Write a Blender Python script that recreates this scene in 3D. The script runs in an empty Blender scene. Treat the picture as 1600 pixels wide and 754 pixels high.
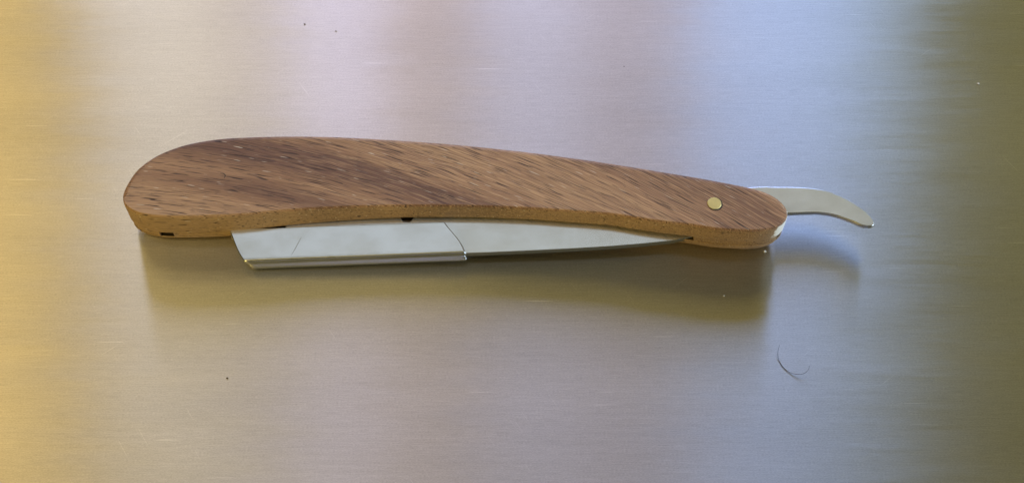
import bpy, bmesh, math, random
from mathutils import Vector, Matrix
random.seed(7)
MM = 0.001
S = bpy.context.scene
C = S.collection

# ------------------------------------------------------------------ camera
W0, H0 = 1600.0, 754.0
TILT = math.radians(30)
DIST = 300.0                      # mm from the middle of the picture to the lens
F_PX = 2100.0
CAM = Vector((0, -DIST * math.sin(TILT), DIST * math.cos(TILT) + 4.0))
FWD = Vector((0, math.sin(TILT), -math.cos(TILT)))
UPV = Vector((0, math.cos(TILT), math.sin(TILT)))
cd = bpy.data.cameras.new('camera')
cam = bpy.data.objects.new('camera', cd); C.objects.link(cam)
cam.location = CAM * MM
cam.rotation_euler = (TILT, 0, 0)
cd.sensor_width = 36.0
cd.lens = 36.0 * F_PX / W0
cd.clip_start = 0.01; cd.clip_end = 60
S.camera = cam

# ------------------------------------------------------------------ light
S.view_settings.view_transform = 'Standard'
S.view_settings.look = 'None'
S.view_settings.exposure = 0
S.view_settings.gamma = 1
w = bpy.data.worlds.new('World'); S.world = w; w.use_nodes = True
bg = w.node_tree.nodes['Background']
bg.inputs['Color'].default_value = (0.118, 0.099, 0.040, 1)
bg.inputs['Strength'].default_value = 1.0

def area_lamp(name, loc, target, sx, sy, col, rad):
    l = bpy.data.lights.new(name, 'AREA'); l.shape = 'RECTANGLE'
    l.size = sx; l.size_y = sy; l.color = col
    l.energy = rad * math.pi * sx * sy
    o = bpy.data.objects.new(name, l); C.objects.link(o)
    o.location = loc
    d = Vector(target) - Vector(loc)
    o.rotation_euler = d.to_track_quat('-Z', 'Y').to_euler()
    return o

def band_lamp(name, pa, pb, y, z, tall, col, rad):
    """a lamp across the room whose sheen on the brushed steel runs between two picture columns"""
    R = math.hypot(y, z)
    k = (1 + R * 1000 / 300.0) * MM / 7.0
    xa, xb = (pa - 800) * k, (pb - 800) * k
    return area_lamp(name, ((xa + xb) / 2, y, z), ((xa + xb) / 2, 0, 0), xb - xa, tall, col, rad)
# the panes of the window across the room, from left to right
for pa, pb, col, rad in [
        (140, 330, (0.72, 0.77, 1.00), 4.4),
        (330, 462, (0.70, 0.70, 1.00), 3.2),
        (462, 605, (0.56, 0.58, 1.00), 7.0),
        (605, 745, (0.70, 0.60, 1.00), 2.7),
        (745, 905, (0.56, 0.60, 1.00), 6.0),
        (905, 1078, (0.64, 0.60, 1.00), 3.5),
        (1078, 1330, (0.32, 0.50, 1.00), 7.5),
        (1330, 1430, (0.36, 0.58, 1.00), 4.0)]:
    band_lamp('window_light', pa, pb, 1.38, 0.65, 0.60, col, rad * 1.24)
# warm ceiling light of the room, brightest at the left
for pa, pb, col, rad in [
        (-420, 70, (1.0, 0.68, 0.26), 4.2),
        (70, 330, (1.0, 0.72, 0.27), 1.7),
        (330, 720, (1.0, 0.74, 0.32), 0.75)]:
    band_lamp('ceiling_fill', pa, pb, -0.36, 1.32, 0.36, col, rad * (1.3 if pb < 340 else .5))
    band_lamp('ceiling_fill', pa, pb, 0.88, 1.16, 0.36, col, rad * (0.9 if pb < 340 else 1.3))
band_lamp('ceiling_fill', 250, 1280, 1.03, 0.96, 0.35, (1.0, 0.74, 0.15), 1.10)  # added fill strips, an olive tint for steel hidden from the window
band_lamp('ceiling_fill', 1280, 2200, 1.03, 0.96, 0.35, (1.0, 0.92, 0.30), 0.92)
# a slim strip lamp added overhead to brighten the leaning blade, which mirrors it
band_lamp('blade_fill_strip', 200, 1175, 0.147, 1.40, 0.13, (0.78, 0.88, 1.0), 0.68)
# a second window far to the right and a warm lamp in front at the left: they light wood and blade,
# while the brushed steel sends their sheen elsewhere
area_lamp('side_window_light', (1.75, 0.05, 1.15), (0, 0, 0), 0.9, 0.9, (0.70, 0.86, 1.0), 16.5)
area_lamp('front_lamp', (-0.46, -0.52, 0.12), (-0.05, 0, 0), 0.25, 0.18, (1.0, 0.76, 0.20), 12.0)
# ------------------------------------------------------------------ helpers
def ray(px, py):
    d = FWD * F_PX + Vector((1, 0, 0)) * (px - W0 / 2) + UPV * (H0 / 2 - py)
    return d
def ev(z, x, y):
    """a height: a number, a function of x, or a function of x and y"""
    if not callable(z): return z
    return z(x, y) if z.__code__.co_argcount == 2 else z(x)
def at(px, py, z):
    """point (mm) seen at picture position px, py on the height z (number or function of x)"""
    d = ray(px, py)
    zz = ev(z, 0, 0)
    for _ in range(12):
        t = (zz - CAM.z) / d.z
        p = CAM + d * t
        if not callable(z): break
        zz = ev(z, p.x, p.y)
    return p

def tag(o, label=None, cat=None, group=None, kind=None):
    if label: o['label'] = label
    if cat: o['category'] = cat
    if group: o['group'] = group
    if kind: o['kind'] = kind
    return o
def obj(name, verts, faces, mat, parent=None, smooth=True, sharp=30, edge=None):
    me = bpy.data.meshes.new(name)
    me.from_pydata([tuple(Vector(v) * MM) for v in verts], [], faces)
    bm = bmesh.new(); bm.from_mesh(me)
    bmesh.ops.recalc_face_normals(bm, faces=bm.faces)
    for f in bm.faces: f.smooth = smooth and len(f.verts) <= 4
    ca = math.radians(sharp)
    for e in bm.edges:
        if len(e.link_faces) == 2 and e.calc_face_angle(0) > ca: e.smooth = False
    bm.to_mesh(me); bm.free()
    me.materials.append(mat)
    if edge:
        me.materials.append(edge)
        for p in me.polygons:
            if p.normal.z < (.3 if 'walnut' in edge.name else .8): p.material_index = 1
    o = bpy.data.objects.new(name, me); C.objects.link(o)
    if parent: o.parent = parent
    return o

def spline(pts, n, closed=False):
    """Catmull-Rom (centripetal-ish by chord) through pts, resampled to n even points"""
    P = [Vector(p).to_3d() if len(p) == 2 else Vector(p) for p in pts]
    m = len(P); out = []
    segs = m if closed else m - 1
    for i in range(segs):
        if closed:
            p0, p1, p2, p3 = P[i - 1], P[i], P[(i + 1) % m], P[(i + 2) % m]
        else:
            p1, p2 = P[i], P[i + 1]
            p0 = P[i - 1] if i else p1 * 2 - p2
            p3 = P[i + 2] if i + 2 < m else p2 * 2 - p1
        t0 = 0; t1 = t0 + max((p1 - p0).length, 1e-6) ** .5
        t2 = t1 + max((p2 - p1).length, 1e-6) ** .5; t3 = t2 + max((p3 - p2).length, 1e-6) ** .5
        for k in range(24):
            t = t1 + (t2 - t1) * k / 24
            A1 = p0 * ((t1 - t) / (t1 - t0)) + p1 * ((t - t0) / (t1 - t0))
            A2 = p1 * ((t2 - t) / (t2 - t1)) + p2 * ((t - t1) / (t2 - t1))
            A3 = p2 * ((t3 - t) / (t3 - t2)) + p3 * ((t - t2) / (t3 - t2))
            B1 = A1 * ((t2 - t) / (t2 - t0)) + A2 * ((t - t0) / (t2 - t0))
            B2 = A2 * ((t3 - t) / (t3 - t1)) + A3 * ((t - t1) / (t3 - t1))
            out.append(B1 * ((t2 - t) / (t2 - t1)) + B2 * ((t - t1) / (t2 - t1)))
    if not closed: out.append(P[-1].copy())
    L = [0]
    loop = out + ([out[0]] if closed else [])
    for i in range(1, len(loop)): L.append(L[-1] + (loop[i] - loop[i - 1]).length)
    res = []; j = 0
    cnt = n if closed else n - 1
    for k in range(n):
        s = L[-1] * k / cnt
        while j < len(L) - 2 and L[j + 1] < s: j += 1
        u = (s - L[j]) / max(L[j + 1] - L[j], 1e-9)
        res.append(loop[j].lerp(loop[j + 1], u))
    return res

def normals2d(loop):
    n = len(loop); res = []
    area = sum(loop[i].x * loop[(i + 1) % n].y - loop[(i + 1) % n].x * loop[i].y for i in range(n))
    sg = 1 if area > 0 else -1
    for i in range(n):
        t = loop[(i + 1) % n] - loop[i - 1]
        v = Vector((t.y, -t.x)) * sg
        v.normalize(); res.append(v)      # outward
    return res

def solid(name, loop, rings, mat, parent=None, sharp=30, edge=None, near=1.0):
    """closed loop (xy, mm) swept through rings of (height, inset); height may be a function of x"""
    nr = normals2d(loop); n = len(loop)
    V = []; F = []
    for z, ins in rings:
        for p, q in zip(loop, nr):
            i = ins * (1.0 if q.y > -.25 else near)
            x, y = p.x - q.x * i, p.y - q.y * i
            V.append((x, y, ev(z, x, y)))
    for r in range(len(rings) - 1):
        for i in range(n):
            j = (i + 1) % n
            F.append((r * n + i, r * n + j, (r + 1) * n + j, (r + 1) * n + i))
    F.append(tuple(range(n - 1, -1, -1)))
    F.append(tuple((len(rings) - 1) * n + i for i in range(n)))
    return obj(name, V, F, mat, parent, sharp=sharp, edge=edge)

# ------------------------------------------------------------------ materials
class N:
    def __init__(s, name):
        s.m = bpy.data.materials.new(name); s.m.use_nodes = True
        s.t = s.m.node_tree; s.b = s.t.nodes['Principled BSDF']
    def node(s, typ, **kw):
        n = s.t.nodes.new(typ)
        for k, v in kw.items(): setattr(n, k, v)
        return n
    def link(s, a, b): s.t.links.new(a, b)
    def val(s, sock, v):
        if isinstance(v, bpy.types.NodeSocket): s.link(v, sock)
        else: sock.default_value = v
    def math(s, op, a, b=0.0, c=0.0, clamp=False):
        n = s.node('ShaderNodeMath', operation=op); n.use_clamp = clamp
        s.val(n.inputs[0], a); s.val(n.inputs[1], b); s.val(n.inputs[2], c)
        return n.outputs[0]
    def comb(s, x, y, z):
        n = s.node('ShaderNodeCombineXYZ')
        s.val(n.inputs[0], x); s.val(n.inputs[1], y); s.val(n.inputs[2], z)
        return n.outputs[0]
    def noise(s, vec, scale=1.0, detail=2.0, rough=0.5, dist=0.0):
        n = s.node('ShaderNodeTexNoise')
        s.link(vec, n.inputs['Vector'])
        n.inputs['Scale'].default_value = scale; n.inputs['Detail'].default_value = detail
        n.inputs['Roughness'].default_value = rough; n.inputs['Distortion'].default_value = dist
        return n.outputs['Fac']
    def ramp(s, fac, stops):
        n = s.node('ShaderNodeValToRGB'); cr = n.color_ramp
        while len(cr.elements) < len(stops): cr.elements.new(0.5)
        for e, (p, c) in zip(cr.elements, stops):
            e.position = p; e.color = (c, c, c, 1) if not isinstance(c, tuple) else (*c, 1)
        s.link(fac, n.inputs[0]); return n.outputs[0]
    def mix(s, fac, a, b, mode='MIX'):
        n = s.node('ShaderNodeMix', data_type='RGBA', blend_type=mode)
        s.val(n.inputs['Factor'], fac)
        for k, v in ((6, a), (7, b)):
            if isinstance(v, tuple): n.inputs[k].default_value = (*v, 1)
            else: s.link(v, n.inputs[k])
        return n.outputs[2]
    def bump(s, h, dist, strength=1.0, prev=None):
        n = s.node('ShaderNodeBump'); n.inputs['Distance'].default_value = dist
        n.inputs['Strength'].default_value = strength
        s.link(h, n.inputs['Height'])
        if prev: s.link(prev, n.inputs['Normal'])
        return n.outputs[0]
    def coords(s):
        tc = s.node('ShaderNodeTexCoord'); sp = s.node('ShaderNodeSeparateXYZ')
        s.link(tc.outputs['Object'], sp.inputs[0])
        m = [s.math('MULTIPLY', sp.outputs[i], 1000.0) for i in range(3)]     # mm
        return m

def mat_plate():
    k = N('brushed_steel'); b = k.b
    x, y, z = k.coords()
    fine = k.noise(k.comb(k.math('MULTIPLY', x, 0.30), k.math('MULTIPLY', y, 4.4), 0), 1, 3, .6)
    mid = k.noise(k.comb(k.math('MULTIPLY', x, 0.05), k.math('MULTIPLY', y, 1.1), 3.0), 1, 3, .6)
    big = k.noise(k.comb(k.math('MULTIPLY', x, 0.012), k.math('MULTIPLY', y, 0.05), 7.0), 1, 2, .5)
    grit = k.noise(k.comb(k.math('MULTIPLY', x, 2.2), k.math('MULTIPLY', y, 6.0), 1.0), 1, 1, .5)
    scr = k.noise(k.comb(k.math('MULTIPLY', x, 0.075), k.math('MULTIPLY', y, 2.3), 11.0), 1, 0, .5)
    scrm = k.ramp(scr, [(0.0, 0.0), (0.81, 0.0), (0.88, 1.0)])
    f = k.math('ADD', k.math('MULTIPLY', k.math('SUBTRACT', fine, .5), 0.24), k.math('MULTIPLY', k.math('SUBTRACT', mid, .5), 0.12))
    f = k.math('ADD', f, k.math('MULTIPLY', k.math('SUBTRACT', big, .5), 0.12))
    f = k.math('ADD', f, k.math('MULTIPLY', k.math('SUBTRACT', grit, .5), 0.30))
    f = k.math('ADD', f, k.math('MULTIPLY', scrm, 0.18))
    ob = k.math('ADD', k.math('MULTIPLY', x, .80), k.math('MULTIPLY', y, .60))
    oc = k.math('ADD', k.math('MULTIPLY', x, -.60), k.math('MULTIPLY', y, .80))
    ob2 = k.math('ADD', k.math('MULTIPLY', x, .55), k.math('MULTIPLY', y, -.83))
    oc2 = k.math('ADD', k.math('MULTIPLY', x, .83), k.math('MULTIPLY', y, .55))
    for u1, u2, sd in ((ob, oc, 41.0), (ob2, oc2, 47.0)):
        hs = k.noise(k.comb(k.math('MULTIPLY', u1, 0.10), k.math('MULTIPLY', u2, 2.6), sd), 1, 0, .5)
        f = k.math('ADD', f, k.math('MULTIPLY', k.ramp(hs, [(0.0, 0.0), (0.83, 0.0), (0.89, 1.0)]), 0.10))
    v = k.math('ADD', f, 0.62, clamp=True)
    k.link(k.comb(v, k.math('MULTIPLY', v, 0.985), k.math('MULTIPLY', v, 0.955)), b.inputs['Base Color'])
    b.inputs['Metallic'].default_value = 1
    b.inputs['Roughness'].default_value = 0.37
    k.link(k.math('ADD', 0.345, k.math('MULTIPLY', k.math('SUBTRACT', mid, .5), 0.06)), b.inputs['Roughness'])
    b.inputs['Anisotropic'].default_value = 1.0
    # every brush line leans a little its own way along x and breaks up what it mirrors
    lean = k.noise(k.comb(k.math('MULTIPLY', x, 0.06), k.math('MULTIPLY', y, 3.2), 21.0), 1, 2, .6)
    lean2 = k.noise(k.comb(k.math('MULTIPLY', x, 0.022), k.math('MULTIPLY', y, 0.22), 25.0), 1, 2, .6)
    tx = k.math('ADD', k.math('MULTIPLY', k.math('SUBTRACT', lean, .5), 0.050), k.math('MULTIPLY', k.math('SUBTRACT', lean2, .5), 0.030))
    vn = k.node('ShaderNodeVectorMath', operation='NORMALIZE')
    k.link(k.comb(tx, 0.0, 1.0), vn.inputs[0])
    k.link(vn.outputs[0], b.inputs['Normal'])
    # the brush lines run along x, so the sheen spreads across them, along y
    tv = k.node('ShaderNodeCombineXYZ'); tv.inputs[1].default_value = 1.0
    k.link(tv.outputs[0], b.inputs['Tangent'])
    return k.m

def mat_metal(name, col, rough, metal=1.0, grain=0.02, smudge=0.05):
    k = N(name); b = k.b
    x, y, z = k.coords()
    g = k.noise(k.comb(k.math('MULTIPLY', x, 1.6), k.math('MULTIPLY', y, 1.6), k.math('MULTIPLY', z, 1.6)), 1, 3, .7)
    sm = k.noise(k.comb(k.math('MULTIPLY', x, .13), k.math('MULTIPLY', y, .2), 4.0), 1, 3, .6)
    sp = k.noise(k.comb(k.math('MULTIPLY', x, .9), k.math('MULTIPLY', y, .9), 9.0), 1, 1, .5)
    spm = k.ramp(sp, [(0.0, 0.0), (0.80, 0.0), (0.84, 1.0)])
    f = k.math('ADD', k.math('MULTIPLY', k.math('SUBTRACT', g, .5), grain * 4), k.math('MULTIPLY', k.math('SUBTRACT', sm, .5), smudge * 4))
    f = k.math('ADD', f, 1.0)
    f = k.math('SUBTRACT', f, k.math('MULTIPLY', spm, 0.0))
    k.link(k.comb(*[k.math('MULTIPLY', f, c) for c in col]), b.inputs['Base Color'])
    b.inputs['Metallic'].default_value = metal
    k.link(k.math('ADD', rough, k.math('MULTIPLY', k.math('SUBTRACT', sm, .5), 0.14)), b.inputs['Roughness'])
    k.link(k.bump(sm, 0.00006, 0.25), b.inputs['Normal'])
    return k.m

X_LEFT = -87.0
def mat_wood(name, end_glare=False, side=False):
    k = N(name); b = k.b
    x, y, z = k.coords()
    u = k.math('SUBTRACT', x, X_LEFT)                       # mm from the butt of the handle
    # the grain leaves the butt nearly level and turns down towards the pivot
    s = k.math('ADD', k.math('MULTIPLY', u, 0.08), k.math('MULTIPLY', k.math('MULTIPLY', u, u), 0.00225))
    wob = k.noise(k.comb(k.math('MULTIPLY', x, .06), k.math('MULTIPLY', y, .12), 2.0), 1, 2, .5)
    c = k.math('ADD', k.math('ADD', y, s), k.math('MULTIPLY', wob, 1.4))
    al = x
    def fib(fx, fc, fz, seed, det=2, rough=.55):
        return k.noise(k.comb(k.math('ADD', k.math('MULTIPLY', al, fx), seed), k.math('MULTIPLY', c, fc), k.math('MULTIPLY', z, fz)), 1, det, rough)
    band = fib(.016, .11, .05, 3.7, 2, .5)                   # broad figure
    ring = fib(.03, .75, .3, 17.0, 3, .6)                    # growth rings
    fiber = fib(.12, 4.8, 2.4, 31.0, 2, .6)                 # fibres
    pore = fib(.17, 4.4, 3.0, 53.0, 0, .5)                   # dark vessel lines
    pore2 = fib(.42, 6.5, 5.0, 71.0, 0, .5)
    pale = fib(.30, 4.5, 3.2, 97.0, 0, .5)                   # filled pale vessels
    fig = k.ramp(k.math('MULTIPLY', c, 1 / 60.0), [(0.0, .66), (0.16, .66), (0.235, .44), (0.30, .60), (0.41, .20), (0.50, .46), (0.58, .70), (0.70, .60), (0.83, .38), (1.0, .50)])
    band = k.math('ADD', fig, k.math('MULTIPLY', k.math('SUBTRACT', band, .5), .7))
    col = k.ramp(band, [(0.28, (0.138, 0.066, 0.042)), (0.43, (0.239, 0.125, 0.067)), (0.56, (0.340, 0.190, 0.100)), (0.74, (0.393, 0.232, 0.121))])
    lo = k.ramp(k.math('MULTIPLY', u, 1 / 150.0), [(0.0, .35), (0.18, .45), (0.42, 1.0)])
    fiber = k.math('ADD', .49, k.math('MULTIPLY', k.math('SUBTRACT', fiber, .49), lo))
    col = k.mix(k.math('MULTIPLY', k.ramp(ring, [(0.30, 0.55), (0.55, 0.0)]), lo), col, (0.190, 0.097, 0.060))
    col = k.mix(k.ramp(fiber, [(0.51, 0.0), (0.68, 0.62)]), col, (0.566, 0.354, 0.191))
    col = k.mix(k.ramp(fiber, [(0.32, 0.62), (0.47, 0.0)]), col, (0.167, 0.078, 0.042))
    fine = fib(.09, 6.0, 4.5, 113.0, 1, .5)
    fv = k.math('ADD', 0.55, k.math('MULTIPLY', fine, 0.92))
    col = k.mix(1.0, col, k.comb(fv, fv, fv), 'MULTIPLY')
    if side:                                                # sawn edge: grain cut across, warm lamplight painted in as paler gold
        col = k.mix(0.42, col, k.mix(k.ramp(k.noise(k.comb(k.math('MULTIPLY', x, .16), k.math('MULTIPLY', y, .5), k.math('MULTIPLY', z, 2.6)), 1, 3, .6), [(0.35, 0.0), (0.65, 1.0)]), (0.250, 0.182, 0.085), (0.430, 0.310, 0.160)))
    pm = k.ramp(pore, [(0.0, 0.0), (0.665, 0.0), (0.72, 0.92)])
    pm2 = k.ramp(pore2, [(0.0, 0.0), (0.71, 0.0), (0.78, 0.7)])
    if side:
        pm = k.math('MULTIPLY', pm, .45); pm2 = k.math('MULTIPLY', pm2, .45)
    crack = k.ramp(fib(.16, 3.0, 2.5, 131.0, 0, .5), [(0.0, 0.0), (0.745, 0.0), (0.79, 0.9)])
    col = k.mix(crack, col, (0.040, 0.018, 0.012))
    col = k.mix(pm, col, (0.030, 0.014, 0.009))
    col = k.mix(pm2, col, (0.045, 0.022, 0.014))
    pl = k.ramp(pale, [(0.0, 0.0), (0.78, 0.0), (0.83, 0.75)])
    col = k.mix(pl, col, (0.72, 0.62, 0.50))
    if end_glare:
        # glare painted into the colour as a pale patch at the rounded pivot end
        e = k.noise(k.comb(k.math('MULTIPLY', x, .9), k.math('MULTIPLY', y, .9), k.math('MULTIPLY', z, .7)), 1, 3, .6)
        t = k.math('ADD', k.math('ADD', k.math('MULTIPLY', x, 1.0), k.math('MULTIPLY', y, 0.0)), k.math('MULTIPLY', k.math('SUBTRACT', e, .5), 3.0))
        me_ = k.ramp(k.math('SUBTRACT', t, end_glare[0]), [(0.0, 0.0), (0.5, 1.0)])
        zc = k.ramp(k.math('SUBTRACT', end_glare[1], z), [(0.0, 0.0), (0.3, 1.0)])
        yc = k.ramp(k.math('SUBTRACT', end_glare[2], y), [(0.0, 0.0), (0.3, 1.0)])
        col = k.mix(k.math('MULTIPLY', k.math('MULTIPLY', me_, zc), yc), col, (0.85, 0.83, 0.80))
    k.link(col, b.inputs['Base Color'])
    h = k.math('SUBTRACT', fiber, k.math('MULTIPLY', k.math('ADD', pm, pm2), 0.9))
    nrm = k.bump(h, 0.00010, 0.4)
    k.link(nrm, b.inputs['Normal'])
    k.link(k.math('ADD', 0.50, k.math('MULTIPLY', fiber, 0.2)), b.inputs['Roughness'])
    b.inputs['Specular IOR Level'].default_value = 0.45
    return k.m

def mat_plain(name, col, rough=.6, metal=0.0):
    k = N(name); b = k.b
    x, y, z = k.coords()
    n = k.noise(k.comb(x, y, z), 3, 2, .6)
    k.link(k.mix(n, tuple(c * .7 for c in col), tuple(min(1, c * 1.3) for c in col)), b.inputs['Base Color'])
    b.inputs['Roughness'].default_value = rough; b.inputs['Metallic'].default_value = metal
    return k.m

M_PLATE = mat_plate()
M_BLADE = mat_metal('satin_steel', (0.80, 0.82, 0.84), 0.17, .82, smudge=.035)
M_TANG = mat_metal('polished_steel', (0.72, 0.76, 0.80), 0.30, .72)
M_HOLD = mat_metal('plated_steel', (0.80, 0.83, 0.88), 0.15, .85, grain=.012, smudge=.03)
M_EDGE = mat_metal('steel_edge', (0.72, 0.75, 0.80), 0.17, 1.0, grain=.02)
M_BRASS = mat_metal('brass', (0.66, 0.56, 0.25), 0.48, .85, grain=.06)
M_DARK = mat_plain('slot_shade_and_marks', (0.045, 0.032, 0.022), .8)
M_HAIR = mat_plain('hair_dark', (0.03, 0.022, 0.016), .45)
M_CRUMB = mat_plain('crumb_dark', (0.05, 0.03, 0.02), .8)
M_CRUMB2 = mat_plain('crumb_grey', (0.16, 0.14, 0.15), .8)
M_LINT = mat_plain('lint_pale', (0.55, 0.53, 0.49), .8)
M_FIBRE = mat_plain('fibre_grey', (0.45, 0.42, 0.33), .8)
M_SCR = mat_plain('scratch_dark', (0.16, 0.14, 0.13), .6)

# ------------------------------------------------------------------ the setting: a brushed steel worktop
def slab():
    x0, x1, y0, y1, t = -450, 450, -300, 320, 20
    V = [(x0, y0, 0), (x1, y0, 0), (x1, y1, 0), (x0, y1, 0), (x0, y0, -t), (x1, y0, -t), (x1, y1, -t), (x0, y1, -t)]
    F = [(0, 1, 2, 3), (4, 7, 6, 5), (0, 4, 5, 1), (1, 5, 6, 2), (2, 6, 7, 3), (3, 7, 4, 0)]
    o = obj('worktop', V, F, M_PLATE, smooth=False)
    tag(o, 'brushed steel worktop under the razor', kind='structure')
slab()

# ------------------------------------------------------------------ the razor
razor = bpy.data.objects.new('straight_razor', None); C.objects.link(razor)
razor.empty_display_size = 0.02
tag(razor, 'closed straight razor with brown wooden handle and steel blade holder', 'razor')

H = 11.6
# handle outline, seen on its top face: far edge left to right, then near edge right to left
far = [(191, 303), (199, 284), (214, 263), (240, 243.5), (270, 230), (300, 221.5), (345, 214.5), (400, 211.5), (460, 210.5), (520, 211.5),
       (600, 215.5), (700, 222.5), (800, 232.5), (880, 242.5), (960, 254), (1040, 267), (1100, 277), (1150, 286.5), (1186, 294.5),
       (1207, 303), (1222, 314), (1231, 327)]
near = [(1230, 340), (1222, 350), (1205, 357), (1180, 360), (1159, 359.5), (1120, 357), (1080, 351), (1040, 346.5), (1000, 341), (957, 334.5), (878, 328.5),
        (826, 325), (747, 322), (680, 321), (600, 321.5), (540, 323), (480, 326), (430, 330), (382, 334.6), (329, 337.2), (276, 338),
        (236, 336.5), (210, 330.5), (194, 319)]
LOOP = spline([at(px, py, H).to_2d() for px, py in far + near], 240, closed=True)

def table(px_z):
    xs_ = [(px - 800) / 7.0 for px, z in px_z]; zz = [z for px, z in px_z]
    def f(x):
        if x <= xs_[0]: return zz[0]
        for i in range(len(xs_) - 1):
            if x <= xs_[i + 1]:
                u = (x - xs_[i]) / (xs_[i + 1] - xs_[i]); u = u * u * (3 - 2 * u) * .5 + u * .5
                return zz[i] + (zz[i + 1] - zz[i]) * u
        return zz[-1]
    return f
zs = table([(180, 4.2), (260, 4.3), (446, 5.05), (640, 6.45), (800, 6.7), (1000, 6.55), (1240, 6.75)])     # underside of the upper scale
SLOT = 1.8
end_glare = (at(1207, 345, 9).x, 11.25, at(1225, 333, 10).y)
M_WOOD = mat_wood('walnut', end_glare)
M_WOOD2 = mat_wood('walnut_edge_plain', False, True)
M_WSIDE = mat_wood('walnut_edge', end_glare, True)
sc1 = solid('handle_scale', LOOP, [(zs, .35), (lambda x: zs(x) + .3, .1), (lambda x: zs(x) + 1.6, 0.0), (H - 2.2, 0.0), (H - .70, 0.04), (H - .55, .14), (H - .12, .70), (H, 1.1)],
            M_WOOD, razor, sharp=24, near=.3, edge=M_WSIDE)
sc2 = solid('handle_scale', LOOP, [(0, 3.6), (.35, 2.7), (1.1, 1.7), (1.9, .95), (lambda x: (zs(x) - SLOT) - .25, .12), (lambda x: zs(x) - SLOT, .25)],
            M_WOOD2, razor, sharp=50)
sc2.data.materials.append(M_DARK)  # shade inside the slot, painted as a dark inner face
for p_ in sc2.data.polygons:
    if len(p_.vertices) > 4 and p_.normal.z > .5: p_.material_index = 1
# the wedge between the scales at the butt
def clip_loop(pred):
    return [p for p in LOOP if pred(p)]
def loop_run(xa, xb):
    """the piece of the outline between two x positions, as a closed loop"""
    return [p for p in LOOP if xa <= p.x <= xb]
X1, X2, X3 = at(255, 360, 4).x, at(264, 360, 4).x, at(376, 360, 4).x
n_ = len(LOOP)
def ordered_run(pred):
    idx = [i for i in range(n_) if pred(LOOP[i])]
    runs = []; st = set(idx)
    for i in idx:
        if (i - 1) % n_ not in st:
            run = []; j = i
            while j in st: run.append(LOOP[j]); j = (j + 1) % n_
            runs.append(run)
    return [p for run in runs for p in run]
X4, X5 = at(1079, 380, 4).x, at(1217, 370, 4).x
for pred in (lambda p: p.x < X1, lambda p: X2 < p.x < X3, lambda p: X4 < p.x < X5):
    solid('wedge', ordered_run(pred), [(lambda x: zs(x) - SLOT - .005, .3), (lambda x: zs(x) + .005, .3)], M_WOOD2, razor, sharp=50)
# small dark hole in the wedge near the butt end
def disc_dome(name, c, r, h, mat, parent, seg=28, flat=.55, jitter=0.0, yscale=1.0):
    V = []; F = []
    prof = [(1.0, 0.0), (1.0, h * .35), (.93, h * .68), (.80, h * .88), (flat, h), (.0001, h * 1.02)]
    for r_, z_ in prof:
        for i in range(seg):
            a = 2 * math.pi * i / seg
            jr = 1 + jitter * (random.random() - .5)
            V.append((c[0] + r * r_ * jr * math.cos(a), c[1] + r * r_ * jr * math.sin(a) * yscale, c[2] + z_ + jitter * .25 * h * (random.random() - .5) * (r_ < .95) * (r_ > flat)))
    for k in range(len(prof) - 1):
        for i in range(seg):
            j = (i + 1) % seg
            F.append((k * seg + i, k * seg + j, (k + 1) * seg + j, (k + 1) * seg + i))
    F.append(tuple(range(seg - 1, -1, -1)))
    F.append(tuple((len(prof) - 1) * seg + i for i in range(seg)))
    return obj(name, V, F, mat, parent, sharp=60)

# blade plane
TB = 1.5
zb_ = table([(260, 4.6), (1240, 6.6)])
def zb(x): return min(zb_(x), zs(x) - .06) if x > -60 else zb_(x)                 # its upper face
# the blade hangs loose on its pin and leans: its edge lies lower than its back
LEAN = math.tan(math.radians(12)); YB = at(720, 341, 6).y
def zlean(x, y):
    u = (x - X260) / (X1240 - X260)
    return 4.6 + 2.0 * u - LEAN * (YB - y)
X260, X1240 = (260 - 800) / 7.0, (1240 - 800) / 7.0
def flat_part(name, pts, top, thick, mat, bev=.18, n=160, bevb=.1, straight=False):
    loop = [at(px, py, top) for px, py in pts]
    loop = [p.to_2d().to_3d() for p in loop]
    if not straight: loop = spline([p.to_2d() for p in loop], n, closed=True)
    g = lambda d: (lambda x, y: ev(top, x, y) - d)
    rings = [(g(thick), bevb), (g(thick - bevb), 0), (g(bev), 0), (g(bev * .3), bev * .3), (g(0), bev)]
    return solid(name, loop, rings, mat, razor, sharp=40, edge=M_EDGE, near=.4)
def dense(pts, step=6):
    """straight-sided polyline cut into short pieces, corners kept"""
    out = []
    n = len(pts)
    for i in range(n):
        a, b2 = pts[i], pts[(i + 1) % n]
        m = max(1, int(math.hypot(b2[0] - a[0], b2[1] - a[1]) / step))
        for q in range(m): out.append((a[0] + (b2[0] - a[0]) * q / m, a[1] + (b2[1] - a[1]) * q / m))
    return out
blade_low = [(1140, 349), (1110, 360), (1080, 370), (1050, 375.5), (1000, 380.5), (950, 384.5), (900, 387.5), (850, 390), (800, 392.3), (760, 394), (728, 395), (690, 396)]
bl = [(446, 330), (446, 352), (452, 357), (452, 395), (500, 398)] + blade_low[::-1]
up = [(1140, 325), (1000, 318), (800, 312), (660, 318), (648, 326), (645, 341), (641, 346), (630, 346), (627, 341), (622, 330)]
bl = [(446, 325), (446, 395)] + blade_low[::-1] + up
flat_part('blade', dense(bl, 5), zlean, TB, M_BLADE, bev=.16, straight=True)

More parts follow.
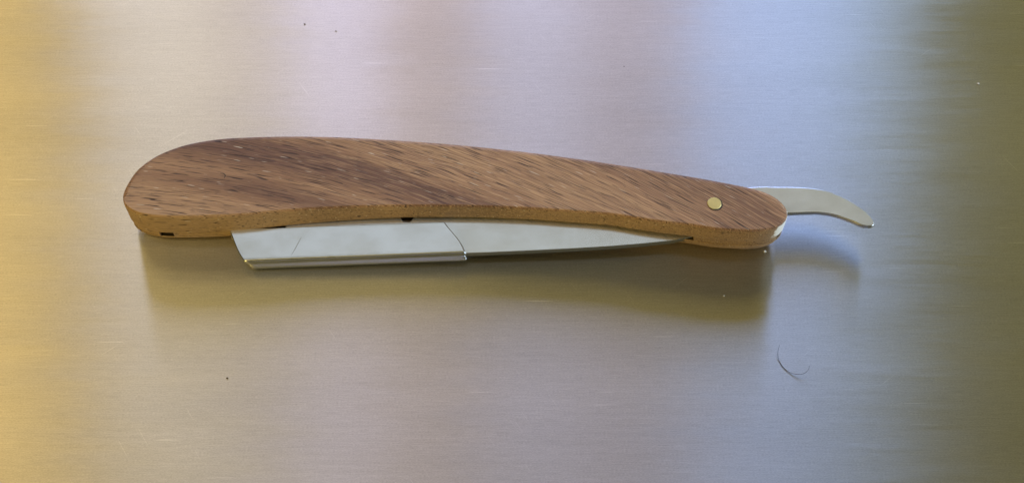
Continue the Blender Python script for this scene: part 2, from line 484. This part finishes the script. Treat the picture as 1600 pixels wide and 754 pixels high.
tang_top = [(1130, 300), (1180, 291.5), (1215, 291.3), (1260, 292.6), (1290, 297), (1322, 310), (1345, 324), (1358, 335), (1365, 344)]
tang_end = [(1366.5, 348.5), (1363.5, 351.6), (1356, 352.6)]
tang_low = [(1346, 350.6), (1332, 344.6), (1318, 339.5), (1304, 335), (1279, 331.5), (1236, 332.5), (1180, 334), (1130, 338)]
flat_part('tang', tang_top + tang_end + tang_low, zb, 1.2, M_TANG, bev=.3, n=200)

# blade holder: a folded sleeve over the edge of the blade
def holder():
    top = lambda x, y: zlean(x, y) + .65
    A, B, Cc, D = (359.5, 358.5), (382, 405.5), (724, 391.5), (693, 347)
    # stations along the length; each is a folded section from the far lip over the top, round the near edge and underneath
    nst = 80
    lower = []
    V = []; F = []
    def endcurve(t, P, Q, bow):       # t from far lip to near edge
        x = P[0] + (Q[0] - P[0]) * t; y = P[1] + (Q[1] - P[1]) * t
        nx, ny = (Q[1] - P[1]), -(Q[0] - P[0]); L = math.hypot(nx, ny)
        k = bow * math.sin(math.pi * min(1, t) ** 1.7)
        return x + nx / L * k, y + ny / L * k
    secs = []
    for i in range(nst + 1):
        s = i / nst
        sec = []
        for j in range(13):
            t = j / 12
            l = endcurve(t, A, B, -2.0); r = endcurve(t, D, Cc, 2.6)
            px = l[0] + (r[0] - l[0]) * s; py = l[1] + (r[1] - l[1]) * s
            p = at(px, py, top)
            sec.append(p)
        # near edge: rounded shoulder, then the folded side
        e = sec[-1]; prev = sec[-2]
        d = (e - prev); d.z = 0; d.normalize()
        prof = [(.14, -.03), (.28, -.12), (.40, -.28), (.46, -.5), (.50, -1.15), (.66, -1.4), (.98, -1.95), (1.20, -2.3), (1.24, -2.45), (1.12, -2.65), (.8, -2.85), (-1.5, -2.9)]
        rs = [e + Vector((d.x * .15 * 0, d.y * a, bz)) + Vector((d.x * a * .4 + (1 - s) ** 3 * min(-bz, 2.4) * .75, 0, 0)) for a, bz in prof]
        # thickness of the far lip
        lip = [sec[0] + Vector((0, .40, -.62)), sec[0] + Vector((0, .16, -.22))]
        sec[0] = sec[0] + Vector((0, -.06, 0))
        und = [sec[2] + Vector((0, 0, -2.9)), sec[0] + Vector((0, -.3, -2.9))]
        secs.append(lip + sec + rs + und)
    # both cut ends fall off over a narrow worn bevel
    def off(sct, dx, dz):
        return [p + Vector((dx, 0, dz if i_ < 21 else 0)) for i_, p in enumerate(sct)]
    secs = [off(secs[0], -.22, -.42)] + secs + [off(secs[-1], .16, -.16), off(secs[-1], .46, -.62)]
    nst = len(secs) - 1
    m = len(secs[0])
    for sct in secs: V += [tuple(p) for p in sct]
    for i in range(nst):
        for j in range(m - 1):
            F.append((i * m + j, i * m + j + 1, (i + 1) * m + j + 1, (i + 1) * m + j))
    # closed back side (under the lip, next to the blade) and ends
    for i in range(nst): F.append((i * m + m - 1, i * m, (i + 1) * m, (i + 1) * m + m - 1))
    F.append(tuple(range(m))); F.append(tuple(nst * m + j for j in range(m - 1, -1, -1)))
    o = obj('blade_holder', V, F, M_HOLD, razor, sharp=38, edge=M_EDGE)
    bpy.context.view_layer.update()
    return o, top
hold, HT = holder()

# fine scratch across the holder
def ribbon(name, pts, wid, z, mat, parent=None, h=.03, n=14):
    c = spline([at(px, py, z) for px, py in pts], n)
    V = []; F = []
    for i, p in enumerate(c):
        t = (c[min(i + 1, n - 1)] - c[max(i - 1, 0)]).normalized()
        s = Vector((-t.y, t.x, 0)); ww = wid * (0.35 + 0.65 * math.sin(math.pi * (i + .5) / n))
        V += [tuple(p + s * ww / 2), tuple(p + Vector((0, 0, h))), tuple(p - s * ww / 2)]
    for i in range(n - 1):
        a = i * 3; b_ = a + 3
        F += [(a, a + 1, b_ + 1, b_), (a + 1, a + 2, b_ + 2, b_ + 1)]
    return obj(name, V, F, mat, parent)
ribbon('scratch', [(455, 399), (463, 385), (471, 370)], .11, lambda x, y: HT(x, y) + .004, M_SCR, hold, h=.01)

ribbon('nick', [(344, 270.5), (349, 271), (352, 274), (350, 278.5)], .22, H + .004, M_DARK, sc1, h=.02)
# brass pin with its seat
pc = at(1117, 318.5, H)
disc_dome('pin_seat', (pc.x + .05, pc.y - .05, H - .3), 1.86, .345, M_DARK, razor, jitter=.06, flat=.9)
pin = disc_dome('pivot_pin', (pc.x - .08, pc.y + .12, H - .25), 1.70, .40, M_BRASS, razor, jitter=.02, flat=.86)
# ------------------------------------------------------------------ bits lying on the steel
def tube(name, pts, r, mat, seg=6, n=40, taper=.5):
    c = spline(pts, n); V = []; F = []
    for i, p in enumerate(c):
        t = (c[min(i + 1, n - 1)] - c[max(i - 1, 0)]).normalized()
        s = t.cross(Vector((0, 0, 1)))
        if s.length < 1e-4: s = Vector((1, 0, 0))
        s.normalize(); u = s.cross(t)
        rr = r * (1 - taper * (abs(i / (n - 1) - .5) * 2) ** 2)
        for k in range(seg):
            a = 2 * math.pi * k / seg
            V.append(tuple(p + s * rr * math.cos(a) + u * rr * math.sin(a)))
    for i in range(n - 1):
        for k in range(seg):
            j = (k + 1) % seg
            F.append((i * seg + k, i * seg + j, (i + 1) * seg + j, (i + 1) * seg + k))
    F.append(tuple(range(seg))); F.append(tuple((n - 1) * seg + k for k in range(seg)))
    return obj(name, V, F, mat)
hr = tube('hair', [at(1218, 538, .9), at(1215.5, 550, .5), at(1217, 562, .12), at(1223, 572, .1), at(1232, 580, .1), at(1244, 584, .35), at(1256, 583, .7), at(1263, 577, 1.1), at(1265, 571, 1.4)], .055, M_HAIR)
tag(hr, 'thin dark curled hair lying on the bare steel below the tang', 'hair')

def speck(name, px, py, r, mat, label, cat, flat=.6, seed=0):
    rnd = random.Random(seed); p = at(px, py, 0)
    bm = bmesh.new(); bmesh.ops.create_icosphere(bm, subdivisions=2, radius=1)
    for v in bm.verts:
        v.co *= 1 + (rnd.random() - .5) * .5
        v.co = Vector((v.co.x * r * 1.25, v.co.y * r, v.co.z * r * flat + r * flat * .8)) + Vector((p.x, p.y, 0))
    V = [tuple(v.co) for v in bm.verts]; F = [tuple(v.index for v in f.verts) for f in bm.faces]; bm.free()
    return tag(obj(name, V, F, mat), label, cat)
speck('crumb', 355, 590, .18, M_CRUMB, 'dark crumb on the warm steel in front of the blade holder', 'crumb', seed=1)
speck('crumb', 476, 38, .18, M_CRUMB2, 'grey crumb on the pale steel at the top, larger of the pair', 'crumb', seed=2)
speck('crumb', 525, 49, .13, M_CRUMB2, 'small faint grey crumb just right of the larger crumb at the top', 'crumb', seed=3)
speck('crumb', 975, 104, .13, M_CRUMB2, 'tiny grey crumb on the lilac steel behind the middle of the handle', 'crumb', seed=6)
speck('lint', 1528, 131, .24, M_LINT, 'white speck of lint on the dark olive steel at far right', 'lint', seed=4)
speck('lint', 1195, 393, .26, M_LINT, 'pale lint speck touching the shadow at the pivot end of the handle', 'lint', seed=5)
speck('lint', 1131, 462, .13, M_LINT, 'tiny pale lint speck inside the razor shadow below the pin', 'lint', seed=8)
speck('lint', 1253, 418, .12, M_LINT, 'tiny pale lint speck under the tang shadow', 'lint', seed=9)
fb = tube('fibre', [at(949, 453, .08), at(955, 445, .1), at(963, 437, .1), at(970, 429, .08)], .016, M_FIBRE)
tag(fb, 'short pale fibre lying in the shadow below the blade', 'fibre')
fb = tube('fibre', [at(898, 517, .08), at(902, 522, .1), at(908, 526, .08)], .02, M_FIBRE)
tag(fb, 'short pale fibre on lit steel just below the razor shadow', 'fibre')

def dust():
    rnd = random.Random(11); V = []; F = []
    for q in range(230):
        px, py = rnd.uniform(-30, 1630), rnd.uniform(-30, 790)
        if q % 3 == 0: px, py = rnd.gauss(960, 240), rnd.gauss(500, 90)
        p = at(px, py, 0)
        rr = .03 + .07 * rnd.random() ** 3
        if 150 < px < 1380 and 190 < py < 425: continue
        n = len(V); a0 = rnd.random() * 6
        st = 1 + rnd.random() * 1.2
        for k in range(5):
            a = a0 + k * 2 * math.pi / 5; q_ = rr * rnd.uniform(.7, 1.3)
            V.append((p.x + q_ * math.cos(a) * st, p.y + q_ * math.sin(a), .004))
        V.append((p.x, p.y, rr * 1.1))
        for k in range(5): F.append((n + k, n + (k + 1) % 5, n + 5))
        F.append((n + 4, n + 3, n + 2, n + 1, n))
    tag(obj('dust', V, F, M_LINT), 'fine pale dust scattered over the brushed steel', 'dust', kind='stuff')
dust()
